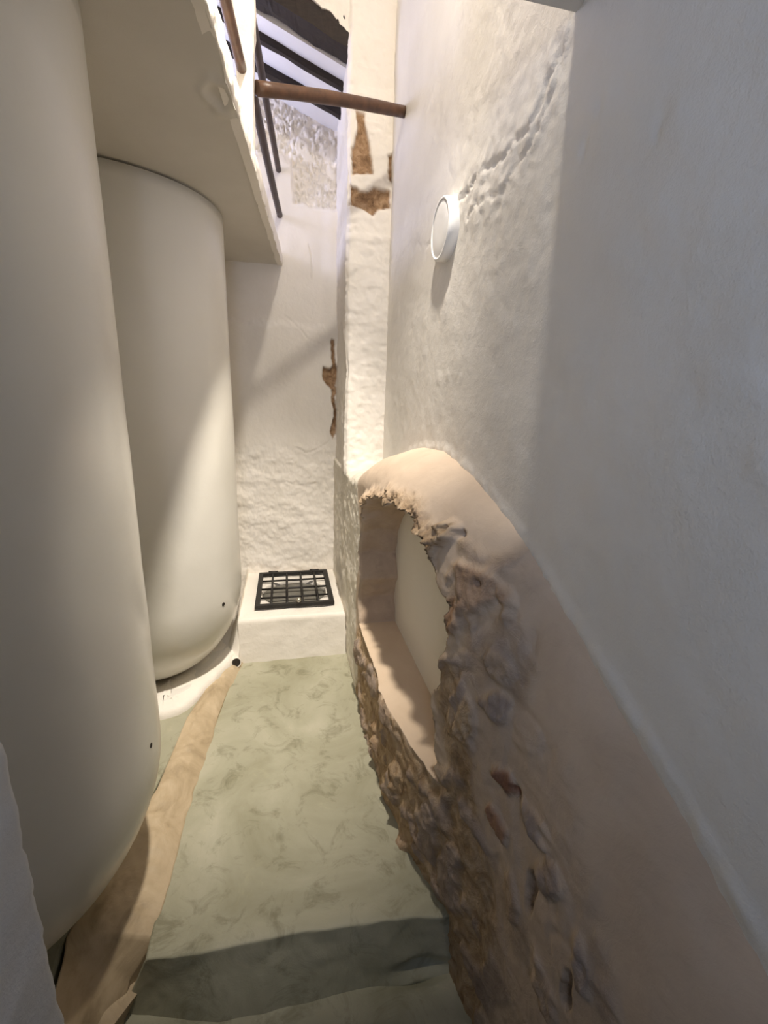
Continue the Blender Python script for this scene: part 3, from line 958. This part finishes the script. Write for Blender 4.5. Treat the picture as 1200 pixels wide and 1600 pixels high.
make_grate()

# ---- wall lamp disc
def make_disc():
    cy, cz, r = 1.665, 2.165, .098
    root = empty('wall_light', (.567, cy, cz), 'round flat white wall light, switched off, on the right wall', 'light')
    s = lathe('housing', [(r * .96, .012), (r, .008), (r, -.020), (r * .985, -.026), (r * .955, -.030), (r * .90, -.030), (r * .88, -.026), (r * .88, -.018)], (.564, cy, cz), M_LAMP, seg=72, axis='x')
    keep(s, root)
    d = lathe('diffuser', [(r * .875, -.012), (r * .875, -.0265), (r * .80, -.0285), (r * .4, -.029), (.004, -.029)], (.564, cy, cz), M_DIFF, seg=72, axis='x')
    keep(d, root); tag(d, 'smooth opal face')
make_disc()

# ---- pier and poles
def make_post():
    root_lab = 'slender white plaster post standing on the edge of the upper floor slab'
    zs = np.linspace(2.46, 3.40, 80)
    V = []; 
    for z in zs:
        t = (z - 2.53) / .87
        x0 = -.135 - .015 * min(1, t * 2.2); x1 = -.088 + .018 * min(1, t * 2.2)
        y0, y1 = 1.975, 2.075
        c = .008
        for (x, y) in [(x0 + c, y0), (x1 - c, y0), (x1, y0 + c), (x1, y1 - c), (x1 - c, y1), (x0 + c, y1), (x0, y1 - c), (x0, y0 + c)]:
            V.append((x, y, z))
    V = np.array(V)
    V[:, 0] += .003 * fbm(V * 14, 3, 211); V[:, 1] += .003 * fbm(V * 14, 3, 213)
    Fc = []
    for i in range(len(zs) - 1):
        for k in range(8):
            Fc.append((i * 8 + k, i * 8 + (k + 1) % 8, (i + 1) * 8 + (k + 1) % 8, (i + 1) * 8 + k))
    Fc.append(tuple(range(8))[::-1]); Fc.append(tuple((len(zs) - 1) * 8 + k for k in range(8)))
    me = mesh_from('plaster_post', V, Fc)
    set_attr(me, 'stone', np.zeros(len(V)))
    o = link('plaster_post', me, M_WHITE)
    tag(o, root_lab, 'post')
make_post()
G = 'brown guard rails of the upper floor'
o = tube('cross_pole', (-.076, 2.050, 2.687), (.572, 2.39, 2.875), .0235, M_POLE, wob=.004, seed=1)
tag(o, 'reddish brown pole spanning from the white post across to the right wall', 'pole')
o = tube('guard_rail', (-.190, 1.05, 2.70), (-.118, 1.985, 2.70), .0175, M_POLE, wob=.002, seed=2)
tag(o, 'reddish brown rail running from the white post towards the camera', 'rail', G)
o = tube('guard_rail', (-.096, 2.06, 2.70), (-.004, 3.305, 2.70), .0180, M_RAIL, wob=.002, seed=3)
tag(o, 'lower of the two dark rails running from the white post to the back wall', 'rail', G)
o = tube('guard_rail', (-.088, 2.06, 2.95), (-.004, 3.36, 2.95), .0165, M_RAIL, wob=.003, seed=4)
tag(o, 'upper of the two dark rails running from the white post to the back wall', 'rail', G)

# ---- roof timbers
def beam(name, y0, y1, off, h, seed, x0=-1.42, x1=.58, rough=.006):
    n = 90; V = []
    prof = [(y0, 0), ((y0 + y1) / 2, -.002), (y1, 0), (y1, h), ((y0 + y1) / 2, h), (y0, h), (y0, h / 2)]
    for x in np.linspace(x0, x1, n):
        for y, z in prof: V.append((x, y, off - .35 * x + z))
    V = np.array(V)
    V[:, 1] += rough * fbm(V * np.array([5, 20, 20]), 3, seed)
    V[:, 2] += rough * fbm(V * np.array([6, 20, 20]), 3, seed + 3)
    m = len(prof); Fc = []
    for i in range(n - 1):
        for k in range(m): Fc.append((i * m + k, (i + 1) * m + k, (i + 1) * m + (k + 1) % m, i * m + (k + 1) % m))
    Fc.append(tuple(range(m))); Fc.append(tuple((n - 1) * m + k for k in range(m))[::-1])
    return link(name, mesh_from(name, V, Fc), M_BEAM)
o = beam('roof_beam', 2.645, 2.765, 3.352, .12, 221, rough=.010, x1=.37)
tag(o, 'thick rough dark timber lintel under the ragged plaster edge at the top', 'beam', 'dark roof timbers')
o = beam('roof_beam', 2.885, 2.918, 3.310, .035, 225, rough=.004)
tag(o, 'thin dark roof beam in the middle, between the thick lintel and the farthest beam', 'beam', 'dark roof timbers')
o = beam('roof_beam', 3.10, 3.14, 3.300, .050, 229, rough=.004)
tag(o, 'dark roof beam nearest the back wall, passing behind the crossing pole', 'beam', 'dark roof timbers')

# ---- drain outlet at the head of the mortar bank
def make_drain():
    c = np.array([-.322, 2.475, .045])
    dr = norm(np.array([.35, -1.0, .25]))
    root = empty('drain_outlet', tuple(c), 'small dark drain outlet at the foot of the bench, above the ochre bank', 'drain')
    u = norm(np.cross(dr, [0, 0, 1.0])); v = np.cross(dr, u)
    V = []; seg = 24
    prof = [(.032, -.05), (.031, .004), (.029, .007), (.026, .005), (.025, -.02)]
    for r, h in prof:
        for k in range(seg):
            a = 2 * math.pi * k / seg
            V.append(c + dr * h + r * (math.cos(a) * u + math.sin(a) * v))
    Fc = []
    for i in range(len(prof) - 1):
        for k in range(seg): Fc.append((i * seg + k, i * seg + (k + 1) % seg, (i + 1) * seg + (k + 1) % seg, (i + 1) * seg + k))
    keep(link('outlet_rim', mesh_from('outlet_rim', V, Fc), M_WHITE, smooth_shade=True), root)
    t = tube('outlet_bore', c - dr * .03, c + dr * .004, .0255, M_DARK, seg=20, rings=3)  # solid plug, the shade of the bore is put into its colour
    keep(t, root)
make_drain()
